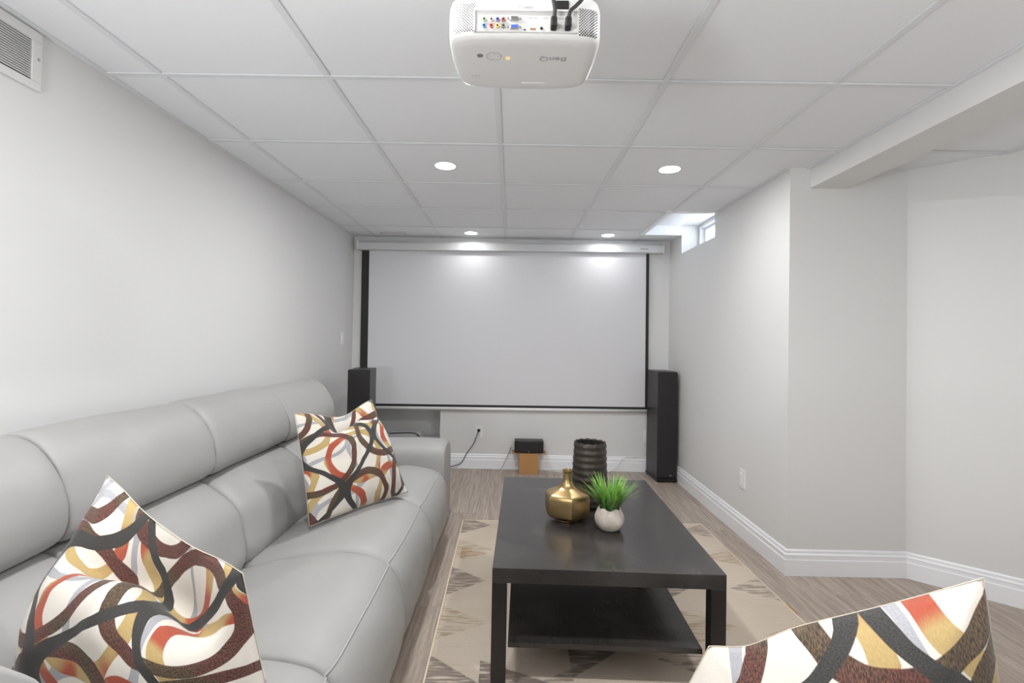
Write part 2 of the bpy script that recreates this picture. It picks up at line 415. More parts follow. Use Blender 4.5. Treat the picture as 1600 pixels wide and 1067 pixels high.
# arms: swept front to back
ARM = [(3.075, .06), (3.062, .3), (3.062, .46), (3.085, .53), (3.14, .558), (3.24, .562), (3.33, .548), (3.395, .49), (3.415, .38), (3.415, .2), (3.405, .05), (3.24, .03)]
am = lambda y, z, w_: Vector((w_, y, z))
obj('armrest', soft(ARM, -1.32, -.397, am, .90, 14, nsec=44, roll=.06, seed=90)[0], M_leather, sofa, True)
ARM2 = [(y-3.06+1.29, z) for y, z in ARM]
obj('armrest', soft(ARM2, .22, 1.12, lambda y, z, w_: Vector((y, w_, z)), .90, 14, nsec=30, roll=.06, seed=95)[0], M_leather, sofa, True)
bm = bmesh.new(); box(bm, -1.385, -1.20, .2, 3.40, .05, .80); box(bm, -1.385, 1.55, .135, .30, .05, .76)
obj('back_panel', bm, M_leather, sofa, bevel=.03, seg=4)
for x, y in ((-.5, 3.3), (-1.3, 3.3), (-.5, 1.9), (-1.3, 1.9), (-1.3, .25), (1.5, .25), (1.4, .95), (.1, .95)):
    bm = bmesh.new(); lathe(bm, [(.02, 0), (.025, .055)], 16, (x, y, 0)); obj('foot', bm, M_bplas, sofa)

# ---------------------------------------------------------------- throw pillows
def pillow_mat():
    m = bpy.data.materials.new('ribbon_print_fabric'); m.use_nodes = True; nt = m.node_tree; b = nt.nodes['Principled BSDF']
    uv = nt.nodes.new('ShaderNodeUVMap'); uv.uv_map = 'uv'; V0 = uv.outputs[0]
    wob = nt.nodes.new('ShaderNodeTexNoise'); wob.inputs['Scale'].default_value = 3.2; nt.links.new(V0, wob.inputs['Vector'])
    sp = nt.nodes.new('ShaderNodeSeparateXYZ'); nt.links.new(V0, sp.inputs[0])
    wx = nt.nodes.new('ShaderNodeSeparateXYZ'); nt.links.new(wob.outputs['Color'], wx.inputs[0])
    U = X(nt, sp.outputs[0])+(X(nt, wx.outputs[0])-.5)*.06; V = X(nt, sp.outputs[1])+(X(nt, wx.outputs[1])-.5)*.06
    weave = noise_x(nt, V0, 150, 2, (1, 2.5, 1)); weave2 = noise_x(nt, V0, 90, 2, (3, 1, 1)); low = noise_x(nt, V0, 3.4, 1)
    def ribbon(ang, P, c, a, A, k, ph, w_, wv=.25):
        ca, sa = cos(radians(ang)), sin(radians(ang))
        x = U*ca+V*sa+c; y = V*ca-U*sa
        xf = x.pp(P/2)
        wave = (y*(2*pi/k)+ph).sin()
        d = (xf-(wave*A+a)).abs()
        wid = ((y*(2*pi/k*1.5)+ph*2).sin()*wv+1)*w_
        return (wid-d).step(-.002, .002)
    def rings(ang, P, Q, cx, cy, a, b, w_, sh=0):
        ca, sa = cos(radians(ang)), sin(radians(ang))
        x = U*ca+V*sa+cx; y = V*ca-U*sa+cy
        row = (x/P).floor(); xf = x.mod(P)-P/2; yf = (y+row*sh).mod(Q)-Q/2
        rr = ((xf*xf)/(a*a)+(yf*yf)/(b*b))._op('SQRT')
        return ((rr-1).abs()*min(a, b)*-1+w_).step(-.002, .002)
    cream = mixc(nt, weave, lin((200, 193, 182)), lin((221, 214, 204)))
    grey = mixc(nt, weave, lin((132, 132, 136)), lin((176, 176, 179)))
    gold = mixc(nt, weave2, lin((156, 130, 76)), lin((190, 166, 116)))
    red = mixc(nt, weave2, lin((136, 52, 36)), lin((180, 90, 64)))
    brown = mixc(nt, weave2.step(.35, .65), lin((44, 36, 30)), lin((104, 84, 60)))
    maroon = mixc(nt, weave2.step(.35, .65), lin((54, 34, 30)), lin((110, 66, 54)))
    black = mixc(nt, weave.step(.3, .7), lin((38, 37, 36)), lin((64, 62, 58)))
    c = mixc(nt, ribbon(-35, .60, .11, .155, .14, .66, .4, .028, .15), cream, grey)
    gr = rings(-24, .66, .54, .10, .33, .315, .235, .030, .20)
    c = mixc(nt, gr, c, mixc(nt, low.step(.49, .57), gold, red))
    br = rings(32, .74, .66, .40, .12, .345, .30, .030, .26)
    c = mixc(nt, br, c, mixc(nt, low.step(.40, .52), brown, maroon))
    c = mixc(nt, ribbon(-4, .84, .42, .21, .19, .92, .9, .038, .15), c, black)
    nt.links.new(c, b.inputs['Base Color']); b.inputs['Roughness'].default_value = .85; b.inputs['Sheen Weight'].default_value = .15
    bp = nt.nodes.new('ShaderNodeBump'); bp.inputs['Strength'].default_value = .25; bp.inputs['Distance'].default_value = .001
    nt.links.new(weave.v, bp.inputs['Height']); nt.links.new(bp.outputs[0], b.inputs['Normal'])
    return m
M_pil = pillow_mat()
M_seam = mat('pillow_seam', (196, 186, 170), .8)
def sstep(a, b, x):
    t = max(0, min(1, (x-a)/(b-a))); return t*t*(3-2*t)
def pillow(label, TL, TR, BR, BL, Tf, Tb, chop, uvs, seed, front_sign=1, fold=None):
    """corner points in world space; front bulge towards the viewer side; chop(s,t)->(thickness factor, drop)"""
    TL, TR, BR, BL = map(Vector, (TL, TR, BR, BL)); c0 = (TL+TR+BR+BL)/4
    nrm = ((TR-BL).cross(TL-BR)).normalized()*front_sign
    upv = ((TL+TR)-(BL+BR)).normalized(); N = 56; bm = bmesh.new(); uvl = bm.loops.layers.uv.new('uv')
    def base(s, t):
        # sides bow inwards between the corners
        k = .015; s2 = s+k*sin(pi*t)*(1-2*s); t2 = t+k*sin(pi*s)*(1-2*t)
        # ear sharpening
        return (BL*(1-s2)+BR*s2)*(1-t2)+(TL*(1-s2)+TR*s2)*t2
    grid = {}; uvc = {}
    for side in (1, -1):
        for i in range(N+1):
            for j in range(N+1):
                edge = i in (0, N) or j in (0, N)
                if side == -1 and edge: grid[(side, i, j)] = grid[(1, i, j)]; continue
                s, t = i/N, j/N
                th = (sin(pi*s)**.62)*(sin(pi*t)**.62)
                fs, dp = chop(s, t, side)
                T = (Tf if side == 1 else Tb)
                dep = T*th*fs; te = t
                if fold and side == 1:      # the karate-chop fold: a rounded lip with a pocket behind it
                    q3 = fold[0]; cs_ = fold[1]; wd_ = fold[2]; gg = exp(-((s-cs_)/wd_)**4)*sstep(0, .12, s)*sstep(0, .12, 1-s)
                    ii = t*(len(q3)-1); i0 = min(int(ii), len(q3)-2); fr = ii-i0
                    hh = q3[i0].x*(1-fr)+q3[i0+1].x*fr; dd = q3[i0].y*(1-fr)+q3[i0+1].y*fr
                    lip = fold[3]*abs(s-cs_)*gg*sstep(.4, .7, t)*(1-sstep(.85, 1, t))
                    te = t*(1-gg)+hh*gg-lip; dep = dep*(1-gg)+dd*gg
                p = base(s, te)+nrm*(side*dep)-upv*dp
                q = Vector((s*5+seed, t*5, side*2))
                wr = noise.noise(q)*.010+noise.noise(q*2.7)*.004
                # puckers running in from corners
                for cs, ct in ((0, 0), (1, 0), (0, 1), (1, 1)):
                    dx, dy = abs(s-cs), abs(t-ct); rr = math.hypot(dx, dy)
                    wr += .006*exp(-(rr/.22)**2)*sin(9*math.atan2(dy, dx)+cs+ct*2)
                p += nrm*(side*wr*th**.5)
                v = bm.verts.new(p-c0); grid[(side, i, j)] = v
    for side in (1, -1):
        for i in range(N):
            for j in range(N):
                ids = [(i, j), (i+1, j), (i+1, j+1), (i, j+1)]
                f = bm.faces.new([grid[(side,)+q] for q in (ids if side == 1 else ids[::-1])])
                for lp, q in zip(f.loops, ids if side == 1 else ids[::-1]):
                    lp[uvl].uv = (q[0]/N*uvs[2]+uvs[0]+(0 if side == 1 else .37), q[1]/N*uvs[2]+uvs[1])
    path = [grid[(1, i, 0)].co.copy() for i in range(N)]+[grid[(1, N, j)].co.copy() for j in range(N)]+[grid[(1, N-i, N)].co.copy() for i in range(N)]+[grid[(1, 0, N-j)].co.copy() for j in range(N+1)]
    o = obj('throw_pillow', bm, M_pil, None, True); o.location = c0; tag(o, label, 'pillow', 'patterned throw pillows')
    b2 = bmesh.new(); tube(b2, path, .0009, 5); obj('seam', b2, M_seam, o, True)
    return o
def foldcurve(P):
    # resample a (height, depth) outline evenly by length so the print is not stretched
    c = crom([(h, d*2.1, 0) for h, d in P], 12); L = [0]
    for a_, b_ in zip(c, c[1:]): L.append(L[-1]+(b_-a_).length)
    out = []; N_ = 120
    for k in range(N_+1):
        tgt = L[-1]*k/N_; i = 0
        while i < len(L)-2 and L[i+1] < tgt: i += 1
        f = (tgt-L[i])/max(1e-9, L[i+1]-L[i]); v = c[i]*(1-f)+c[i+1]*f; out.append(Vector((v.x, v.y/2.1, 0)))
    return out
FOLD1 = foldcurve([(0, 0), (.10, .085), (.36, .135), (.60, .135), (.74, .118), (.79, .08), (.75, .045), (.69, .015), (.74, .004), (.86, .004), (1, 0)])
FOLD2 = foldcurve([(0, 0), (.12, .065), (.40, .095), (.68, .095), (.80, .080), (.845, .055), (.82, .03), (.79, .012), (.84, .002), (.92, .004), (1, 0)])
def chop1(s, t, side):
    g = exp(-((s-.5)/.30)**4)
    if side == 1: return 1.05, .012*g*sstep(.7, 1, t)
    return 1-.35*g*sstep(.6, .9, t), .012*g*sstep(.7, 1, t)
def chop2(s, t, side):
    g = exp(-((s-.52)/.30)**2); drop = .05*g*sstep(.45, 1, t)
    if side == 1: return 1.0, drop
    return .9, drop
def chop3(s, t, side):
    g = exp(-((s-.16)/.13)**2)
    return 1.0, .015*g*sstep(.6, 1, t)
pillow('ribbon-print cream throw pillow with two peaked corners, nearest on the sofa at bottom left', (-.815, 1.015, .925), (-.445, .845, .815), (-.345, .84, .45), (-.935, .93, .55), .12, .05, chop1, (0, 0, 1.4), 3, fold=(FOLD1, .52, .36, .34))
pillow('ribbon-print cream throw pillow propped against the sofa back near its far armrest', (-.920, 2.13, .885), (-.715, 2.575, .895), (-.490, 2.45, .458), (-.80, 2.02, .448), .085, .07, chop2, (.12, .3, 1.2), 8, fold=(FOLD2, .62, .30, .25))
pillow('ribbon-print cream throw pillow with a tufted corner, at bottom right of the photo', (.325, .81, .735), (.672, .715, .893), (.745, .70, .45), (.16, .80, .455), .125, .06, chop3, (.45, .1, .8), 5)

# ---------------------------------------------------------------- rug
def rug_mat():
    m = bpy.data.materials.new('woven_rug'); m.use_nodes = True; nt = m.node_tree; b = nt.nodes['Principled BSDF']
    tc = nt.nodes.new('ShaderNodeTexCoord'); V0 = tc.outputs['Object']; sp = nt.nodes.new('ShaderNodeSeparateXYZ'); nt.links.new(V0, sp.inputs[0])
    x, y = X(nt, sp.outputs[0]), X(nt, sp.outputs[1])
    streak = noise_x(nt, V0, 9, 4, (1, 9, 1)); fine = noise_x(nt, V0, 120, 2, (1, 2, 1)); low = noise_x(nt, V0, 2.2, 2)
    yy = y+(streak-.5)*.02
    base = mixc(nt, fine, lin((190, 175, 158)), lin((214, 201, 185)))
    base = mixc(nt, low.step(.4, .65)*.5, base, lin((182, 166, 148)))
    base = mixc(nt, noise_x(nt, V0, 7, 3, (.7, 12, 1)).step(.60, .72)*.35, base, lin((170, 148, 126)))
    c = base
    def tri(c, x0, wdt, Py, yc, hh, col, dirn, cut, amt):
        xx = x-x0; y2 = (yy+(Py*.5-yc)).mod(Py)-Py*.5
        a = xx/wdt if dirn > 0 else xx*-1/wdt+1
        inside = (a*-1+1-y2.abs()/hh).step(0, .05)*xx.lt(wdt)*xx.gt(0)
        mask = inside*(streak.step(cut-.07, cut+.06)*.85+.15)*amt
        return mixc(nt, mask, c, col)
    G1, T1, T2 = lin((122, 110, 102)), lin((164, 132, 102)), lin((168, 148, 120))
    for k in range(3):
        x0 = -.79+.527*k; sh = .0 if k != 1 else .18
        c = tri(c, x0, .19, .74, .345+sh, .15, G1, 1, .46, .85)
        c = tri(c, x0, .22, .74, -.02+sh, .13, T2, 1, .53, .9)
        c = tri(c, x0+.03, .16, 1.48, .66+sh, .08, T1, 1, .50, .9)
        c = tri(c, x0+.33, .197, .74, .31+sh, .12, G1, -1, .52, .8)
        c = tri(c, x0+.31, .217, .74, .66+sh, .10, T2, -1, .50, .8)
    c = tri(c, -.6, .34, 2.4, -.43, .16, G1, 1, .40, .95)
    nt.links.new(c, b.inputs['Base Color']); b.inputs['Roughness'].default_value = .95
    bp = nt.nodes.new('ShaderNodeBump'); bp.inputs['Strength'].default_value = .5; bp.inputs['Distance'].default_value = .002
    nt.links.new(fine.v, bp.inputs['Height']); nt.links.new(bp.outputs[0], b.inputs['Normal'])
    return m
rug = obj('area_rug', bx(-.79, .79, -1.17, 1.17, 0, .009), rug_mat(), bevel=.004); rug.location = (.502, 2.175, 0); rug.rotation_euler = (0, 0, radians(.5))
tag(rug, 'beige woven rug with faded brown triangles under the coffee table', 'rug')
bm = bmesh.new(); M_bind = mat('rug_binding', (222, 208, 186), .9)
for x0, x1, y0, y1 in ((-.795, -.789, -1.172, 1.172), (.789, .795, -1.172, 1.172), (-.795, .795, 1.168, 1.174)): box(bm, x0, x1, y0, y1, .001, .0095)
obj('edge_binding', bm, M_bind, rug)
bm = bmesh.new()
for k in range(7): box(bm, .795, .806, .165-k*.012, .1705-k*.012, .001, .008)
for k in range(1): obj('corner_stitching', bm, mat('orange_thread', (196, 140, 70), .8), rug)

# ---------------------------------------------------------------- coffee table
M_tab = bpy.data.materials.new('black_brown_laminate'); M_tab.use_nodes = True
def _t():
    nt = M_tab.node_tree; b = nt.nodes['Principled BSDF']; tc = nt.nodes.new('ShaderNodeTexCoord'); V = tc.outputs['Object']
    g = noise_x(nt, V, 14, 5, (14, .6, 14)); dust = noise_x(nt, V, 4, 6); speck = noise_x(nt, V, 160, 2)
    c = mixc(nt, g.step(.3, .7), lin((48, 45, 44)), lin((53, 50, 49)))
    c = mixc(nt, dust.step(.42, .8)*.12, c, lin((150, 145, 140)))
    c = mixc(nt, speck.step(.72, .78)*.3, c, lin((150, 145, 140)))
    nt.links.new(c, b.inputs['Base Color'])
    r = dust.step(.2, .9)*.05+.21; nt.links.new(r.v, b.inputs['Roughness'])
_t()
tb = thing('coffee_table', 'black-brown rectangular coffee table with lower shelf, standing on the beige rug', 'table', (.350, 2.230, .0095), radians(-1.3))
HW, HL = .388, .553
obj('table_top', bx(-HW, HW, -HL, HL, .391, .441), M_tab, tb, bevel=.0015)
for sx in (-1, 1):
    for sy in (-1, 1):
        obj('leg', bx(min(sx*HW, sx*(HW-.05)), max(sx*HW, sx*(HW-.05)), min(sy*HL, sy*(HL-.05)), max(sy*HL, sy*(HL-.05)), 0, .391), M_black, tb, bevel=.0015)
obj('shelf', bx(-HW+.055, HW-.052, -HL+.068, HL-.03, .137, .155), M_tab, tb, bevel=.001)

TT = .4502
# brass vase: eight-sided shouldered body
M_brass = mat('aged_brass', (170, 146, 104), .34, 1, bump=(25, .25, .004), var=(12, .4))
bm = bmesh.new()
def facet(a, z, j):
    if z > .16: return 1
    n = 6; q = ((a+pi/6-.0) % (2*pi/n))-pi/n; hexr = cos(pi/n)/cos(q)
    k = 1-sstep(.118, .158, z)
    return 1+(hexr-1)*k*.65
prof = [(.044, 0), (.050, .003), (.052, .009), (.070, .017), (.091, .027), (.098, .040), (.100, .070), (.099, .102), (.093, .115), (.070, .126), (.040, .139), (.025, .155), (.0195, .172), (.0185, .195), (.020, .206), (.0215, .211), (.017, .211), (.015, .19), (.015, .16)]
P = crom([(r, z, 0) for r, z in prof], 3)
lathe(bm, [(p.x, p.y) for p in P], 72, fn=facet)
v = obj('brass_vase', bm, M_brass, None, True); v.location = (.25, 2.15, TT); v.rotation_euler = (0, 0, radians(5))
md = v.modifiers.new('es', 'EDGE_SPLIT'); md.split_angle = radians(24)
tag(v, 'brass bottle vase with faceted shoulders and narrow neck on the coffee table', 'vase')
# dark ribbed vase
M_dv = mat('dark_bronze_ceramic', (60, 54, 48), .42, .3, var=(12, .3, (1, 1, 5)), bump=(30, .15, .002))
bm = bmesh.new(); prof = []
n = 110
for k in range(n+1):
    z = .29*k/n; r = .086-.012*(z/.29)**1.2; r += .0013*sin(2*pi*z/.030)
    if z < .02: r -= .01*(1-z/.02)**2
    prof.append((r, z))
prof += [(.0725, .293), (.069, .292), (.067, .28), (.066, .02), (.02, .015)]
lathe(bm, prof, 72, fn=lambda a, z, j: 1+.012*sin(3*a+z*9)+(.006*sin(17*a) if z > .27 else 0)+.005*sin(7*a+z*60))
for v_ in bm.verts:
    if v_.co.z > .24: v_.co.z += .002*sin(13*math.atan2(v_.co.y, v_.co.x))*sstep(.24, .29, v_.co.z)
v = obj('ribbed_vase', bm, M_dv, None, True); v.location = (.376, 2.355, TT)
bm = bmesh.new(); lathe(bm, [(.0665, .2885), (.064, .27), (.064, .022), (.01, .02)], 48, cap0=False); obj('inner_shade', bm, mat('vase_inside_shade', (14, 12, 12), .9), v, True)  # near-black liner paints in the shade inside the narrow vase
tag(v, 'tall dark ribbed cylinder vase standing behind the grass plant on the table', 'vase')
# grass plant in a stone pot
M_pot = mat('mottled_stone', (184, 174, 164), .8, bump=(16, .9, .010), var=(22, .38))
pl = thing('potted_grass', 'green artificial grass in a round pale stone pot on the coffee table', 'plant', (.412, 2.05, TT))
bm = bmesh.new(); prof = [(.026, 0), (.040, .004), (.052, .018), (.059, .036), (.058, .056), (.050, .074), (.043, .086), (.039, .088), (.037, .080), (.035, .062), (.01, .06)]
P = crom([(r, z, 0) for r, z in prof], 3)
lathe(bm, [(max(p.x, .004), p.y) for p in P], 60, fn=lambda a, z, j: 1+.03*sin(5*a+.5)*(z > .01)-.035*max(0, cos(5*a/2))**12)
for v_ in bm.verts:
    if v_.co.z > .07: v_.co.z += .004*sin(5*math.atan2(v_.co.y, v_.co.x)+1)
obj('pot', bm, M_pot, pl, True)
def grass_mat():
    m = mat('grass_blade', (74, 140, 44), .5); nt = m.node_tree; b = nt.nodes['Principled BSDF']; tc = nt.nodes.new('ShaderNodeTexCoord')
    sp = nt.nodes.new('ShaderNodeSeparateXYZ'); nt.links.new(tc.outputs['Object'], sp.inputs[0])
    nn = noise_x(nt, tc.outputs['Object'], 60, 1, (1, 1, .1)); h = X(nt, sp.outputs[2]).step(.07, .2)
    c = mixc(nt, nn.step(.3, .7), lin((96, 168, 52)), lin((180, 222, 110))); c = mixc(nt, h, lin((40, 88, 28)), c)
    nt.links.new(c, b.inputs['Base Color']); b.inputs['Subsurface Weight'].default_value = .1
    return m
M_gr = grass_mat(); rg = random.Random(4)
base_bl = []
for k in range(240):
    bm = bmesh.new(); a = rg.uniform(0, 2*pi); out = rg.random()**.7; L = rg.uniform(.115, .178); wd = rg.uniform(.0020, .0034)
    r0 = .028*sqrt(rg.random()); lean = out*.85; droop = rg.uniform(.1, .9)*out**1.5
    d0 = Vector((cos(a), sin(a), 0)); q = Vector((-sin(a), cos(a), 0)); p = d0*r0+Vector((0, 0, .062)); ang = lean*.45; prev = None; ns = 6
    for s in range(ns+1):
        wv = wd*(1-(s/ns)**2.2)+.00015
        cur = (bm.verts.new(p-q*wv), bm.verts.new(p+q*wv))
        if prev: bm.faces.new((prev[0], prev[1], cur[1], cur[0]))
        prev = cur; ang += (lean*.55+droop*.9*(s/ns))/ns*1.3; p = p+(d0*sin(ang)+Vector((0, 0, cos(ang))))*(L/ns)
    o = obj('grass_blade', bm, M_gr, pl, True)

# ---------------------------------------------------------------- projection screen
sc = thing('projection_screen', 'wide pull-down projection screen with white case on the back wall', 'projection screen', (-.03, 4.652, 2.068)); sc.rotation_euler = (0, radians(-.30), 0)
X0, X1 = -1.418, 1.425
bm = bmesh.new()
prf = [(-.045, -.038), (-.040, -.042), (.035, -.042), (.038, -.036), (.038, .036), (.034, .040), (-.030, .040), (-.045, .022)]
A = [bm.verts.new((X0+.012, y, z)) for y, z in prf]; B = [bm.verts.new((X1-.012, y, z)) for y, z in prf]
for k in range(len(prf)): bm.faces.new((A[k], A[(k+1) % len(prf)], B[(k+1) % len(prf)], B[k]))
bm.faces.new(A[::-1]); bm.faces.new(B)
obj('screen_case', bm, M_alu, sc, bevel=.002)
for s in (X0, X1-.012): obj('end_cap', bx(s, s+.012, -.048, .040, -.045, .043), M_white, sc, bevel=.003)
bm = bmesh.new()
for k in range(9): box(bm, 1.205+k*.0078, 1.2105+k*.0078, -.0462, -.0448, -.012, -.004)
obj('logo_mark', bm, M_grey, sc)
fz0 = -1.470
obj('screen_fabric', bx(-1.315, 1.272, .012, .0135, fz0, -.03), M_screen, sc)
obj('black_border', bx(-1.385, -1.315, .0118, .0137, fz0-.02, -.03), M_sblack, sc)
obj('black_border', bx(1.272, 1.300, .0118, .0137, fz0-.02, -.03), M_sblack, sc)
obj('black_border', bx(-1.315, 1.272, .0118, .0137, fz0-.022, fz0), M_sblack, sc)
bm = bmesh.new(); tube(bm, [(-1.39, .012, fz0-.036), (1.305, .012, fz0-.036)], .0145, 20); obj('weight_bar', bm, M_white, sc, True)

# ---------------------------------------------------------------- tower speakers
def tower(label, loc, rz, side):
    t = thing('tower_speaker', label, 'speaker', loc, rz, 'black tower speakers beside the screen')
    W, D, H = .084, .15, .955
    obj('cabinet', bx(-W, W, -D+.012, D, .025, H), M_black, t, bevel=.003)
    obj('grille', bx(-W+.001, W-.001, -D-.006, -D+.012, .045, H-.003), M_bfab, t, bevel=.004)
    obj('plinth', bx(-W-.006, W+.006, -D-.012, D+.008, .012, .028), M_bplas, t, bevel=.004)
    for sx in (-1, 1):
        for sy in (-1, 1):
            bm = bmesh.new(); lathe(bm, [(.016, 0), (.018, .012)], 16, (sx*(W-.015), sy*(D-.02), 0)); obj('foot', bm, M_bplas, t)
    bm = bmesh.new(); lathe(bm, [(1, 0), (1, .002)], 24)
    for v_ in bm.verts: v_.co = Vector((v_.co.x*.014+.03*side, -D-.0062-v_.co.z, .062+v_.co.y*.0035))
    obj('badge', bm, M_silver, t)
    return t
tower('black tower speaker standing in the right corner beside the screen', (1.355, 4.50, 0), radians(3), 1)
tower('black tower speaker behind the sofa armrest at the left of the screen', (-1.195, 4.03, 0), radians(6), 1)
# centre speaker on its cardboard box
cb = thing('cardboard_box', 'small open brown cardboard box used as a stand below the screen', 'box', (.176, 4.60, 0))
obj('carton', bx(-.088, .088, -.07, .07, 0, .185), M_card, cb, bevel=.002)
for s in (-1, 1):
    bm = bx(min(s*.088, s*.155), max(s*.088, s*.155), -.066, .066, .181, .185)
    obj('flap', bm, M_card, cb)
cs = thing('centre_speaker', 'small black centre speaker lying on the cardboard box', 'speaker', (.176, 4.605, .187))
bm = bmesh.new()
pts = [(-.132, -.06), (-.09, -.073), (0, -.077), (.09, -.073), (.132, -.06), (.132, .06), (-.132, .06)]
lo = [bm.verts.new((x, y, 0)) for x, y in pts]; hi = [bm.verts.new((x, y, .108)) for x, y in pts]
for k in range(7): bm.faces.new((lo[k], lo[(k+1) % 7], hi[(k+1) % 7], hi[k]))
bm.faces.new(lo[::-1]); bm.faces.new(hi)
obj('cabinet', bm, M_bplas, cs, bevel=.008, seg=3)
bm = bmesh.new(); g_ = [(-.126, -.0655), (-.09, -.0765), (0, -.0805), (.09, -.0765), (.126, -.0655)]
lo = [bm.verts.new((x, y, .006)) for x, y in g_]+[bm.verts.new((x, y+.006, .006)) for x, y in g_[::-1]]; hi = [bm.verts.new((v_.co.x, v_.co.y, .096)) for v_ in lo]
for k in range(10): bm.faces.new((lo[k], lo[(k+1) % 10], hi[(k+1) % 10], hi[k]))
bm.faces.new(lo[::-1]); bm.faces.new(hi); obj('grille', bm, M_bfab, cs)
obj('badge', bx(-.006, .006, -.0815, -.080, .012, .018), M_silver, cs)

# ---------------------------------------------------------------- outlets, switch, cables
def plate(name, label, cat, loc, rz, kind):
    t = thing(name, label, cat, loc, rz)
    obj('cover_plate', bx(-.036, .036, -.006, 0, -.058, .058), M_white, t, bevel=.002)
    if kind == 'duplex':
        for s in (-1, 1):
            f = obj('socket', bx(-.017, .017, -.009, -.005, s*.022-.014, s*.022+.014), M_white, t, bevel=.003)
            bm = bmesh.new(); box(bm, -.008, -.006, -.0096, -.0085, s*.022-.004, s*.022+.006); box(bm, .006, .008, -.0096, -.0085, s*.022-.004, s*.022+.006); box(bm, -.002, .002, -.0096, -.0085, s*.022-.011, s*.022-.007)
            obj('slot', bm, M_dark, f)
    elif kind == 'decora':
        obj('insert', bx(-.0165, .0165, -.009, -.005, -.033, .033), M_white, t, bevel=.0015)
        obj('insert_shadow_line', bx(-.019, .019, -.0066, -.0058, -.0355, .0355), mat('plate_shadow_line', (190, 190, 190), .6), t)  # grey strip stands in for the shade line around the insert
    else:
        obj('rocker', bx(-.0165, .0165, -.010, -.005, -.033, .033), M_white, t, bevel=.003)
    return t
plate('wall_outlet', 'white double wall outlet with a black plug under the screen', 'outlet', (-.290, YB, .335), 0, 'duplex')
plate('wall_outlet', 'white wall outlet half hidden behind the right tower speaker', 'outlet', (1.285, YB, .335), 0, 'duplex')
plate('wall_outlet', 'white rectangular wall outlet low on the right-hand wall', 'outlet', (XR, 3.172, .362), radians(-90), 'decora')
plate('light_switch', 'white light switch on the left wall beside the screen', 'switch', (XL, 4.42, 1.195), radians(90), 'rocker')
pc = thing('power_cord', 'black power cord running from the wall outlet down behind the sofa', 'cord', (-.290, YB, .357))
bm = bmesh.new(); lathe(bm, [(.013, .0092), (.015, .014), (.013, .028), (.007, .036)], 20)
for v_ in bm.verts: v_.co = Vector((v_.co.x, -v_.co.z, v_.co.y))
obj('plug', bm, M_bplas, pc, True)
obj('cord', wire([(0, -.034, 0), (-.015, -.045, -.04), (-.05, -.035, -.13), (-.11, -.03, -.215), (-.145, -.03, -.285), (-.18, -.035, -.315), (-.26, -.05, -.335), (-.36, -.12, -.352), (-.6, -.25, -.3525)], .0036), M_cable, pc)
c = obj('speaker_wire', wire([(.012, 4.676, .21), (.0, 4.676, .17), (-.04, 4.66, .08), (-.09, 4.63, .004), (-.2, 4.63, .003), (-.26, 4.655, .003)], .0030), M_cable_grey)
tag(c, 'thin pale speaker wire hanging from the cardboard box to the floor at left', 'cable')
c = obj('speaker_wire', wire([(.345, 4.66, .02), (.38, 4.63, .005), (.45, 4.62, .003), (.62, 4.655, .003), (.80, 4.66, .003), (.93, 4.655, .006), (1.0, 4.650, .05), (1.03, 4.655, .10), (1.08, 4.665, .137), (1.16, 4.675, .138), (1.26, 4.678, .14)], .0034), M_wcable)
tag(c, 'thin white speaker wire looping over the baseboard near the right speaker', 'cable')
# receiver in the alcove
rc = thing('media_box', 'pale grey media box in the wall alcove behind the armrest', 'electronics', (-1.02, YB+.13, NZ0))
obj('casing', bx(-.14, .16, -.10, .12, .004, .062), M_white, rc, bevel=.005)
obj('front_panel', bx(-.135, .155, -.104, -.10, .008, .058), M_lgrey, rc)
c = obj('cable_bundle', wire([(-1.14, YB+.03, NZ0+.075), (-1.05, YB+.02, NZ0+.083), (-.90, YB+.02, NZ0+.083), (-.83, YB+.03, NZ0+.03), (-.80, YB+.04, NZ0+.008), (-.72, YB+.05, NZ0+.008), (-.70, YB+.09, NZ0+.008), (-.78, YB+.09, NZ0+.012), (-.84, YB+.06, NZ0+.018), (-.77, YB+.035, NZ0+.018), (-.70, YB+.05, NZ0+.018)], .0055), M_cable)
tag(c, 'tangle of black cables on the alcove ledge below the screen', 'cable')

# ---------------------------------------------------------------- vents
rv = thing('return_vent', 'white louvred return air vent high on the left wall', 'vent', (XL, 1.30, 2.051), radians(90))
L0, L1 = -.50, .252
bm = bmesh.new()
for a in ((L0, L1, .064, .094), (L0, L1, -.088, -.062), (L0, L0+.03, -.062, .064), (L1-.033, L1, -.062, .064)): box(bm, a[0], a[1], -.008, 0, a[2], a[3])
obj('vent_frame', bm, M_vent, rv, bevel=.002)
for k in range(17):
    z = -.057+k*.0074
    bm = bx(L0+.03, L1-.033, -.0055, -.004, -.0042, .0042, M=Matrix.Translation((0, -.0005, z)) @ Matrix.Rotation(radians(-38), 4, 'X'))
    obj('louvre', bm, M_vent, rv)
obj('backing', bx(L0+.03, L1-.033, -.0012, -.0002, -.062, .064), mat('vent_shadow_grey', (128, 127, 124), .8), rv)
bm = bmesh.new(); lathe(bm, [(.0045, 0), (.004, .0015)], 12)
for v_ in bm.verts: v_.co = Vector((L1-.012+v_.co.x, -.008-v_.co.z, .01+v_.co.y))
obj('screw', bm, M_silver, rv)
cv = thing('ceiling_vent', 'small flat pale grey ceiling vent near the left end of the screen', 'vent', (-1.09, 4.535, CEIL+.004))
obj('vent_frame', bx(-.115, .115, -.06, .06, -.005, 0), mat('pale_grey_vent', (196, 198, 204), .5), cv, bevel=.002)
for k in range(6): obj('louvre', bx(-.105, .105, -.05+k*.018, -.042+k*.018, -.0065, -.005), M_vent, cv)

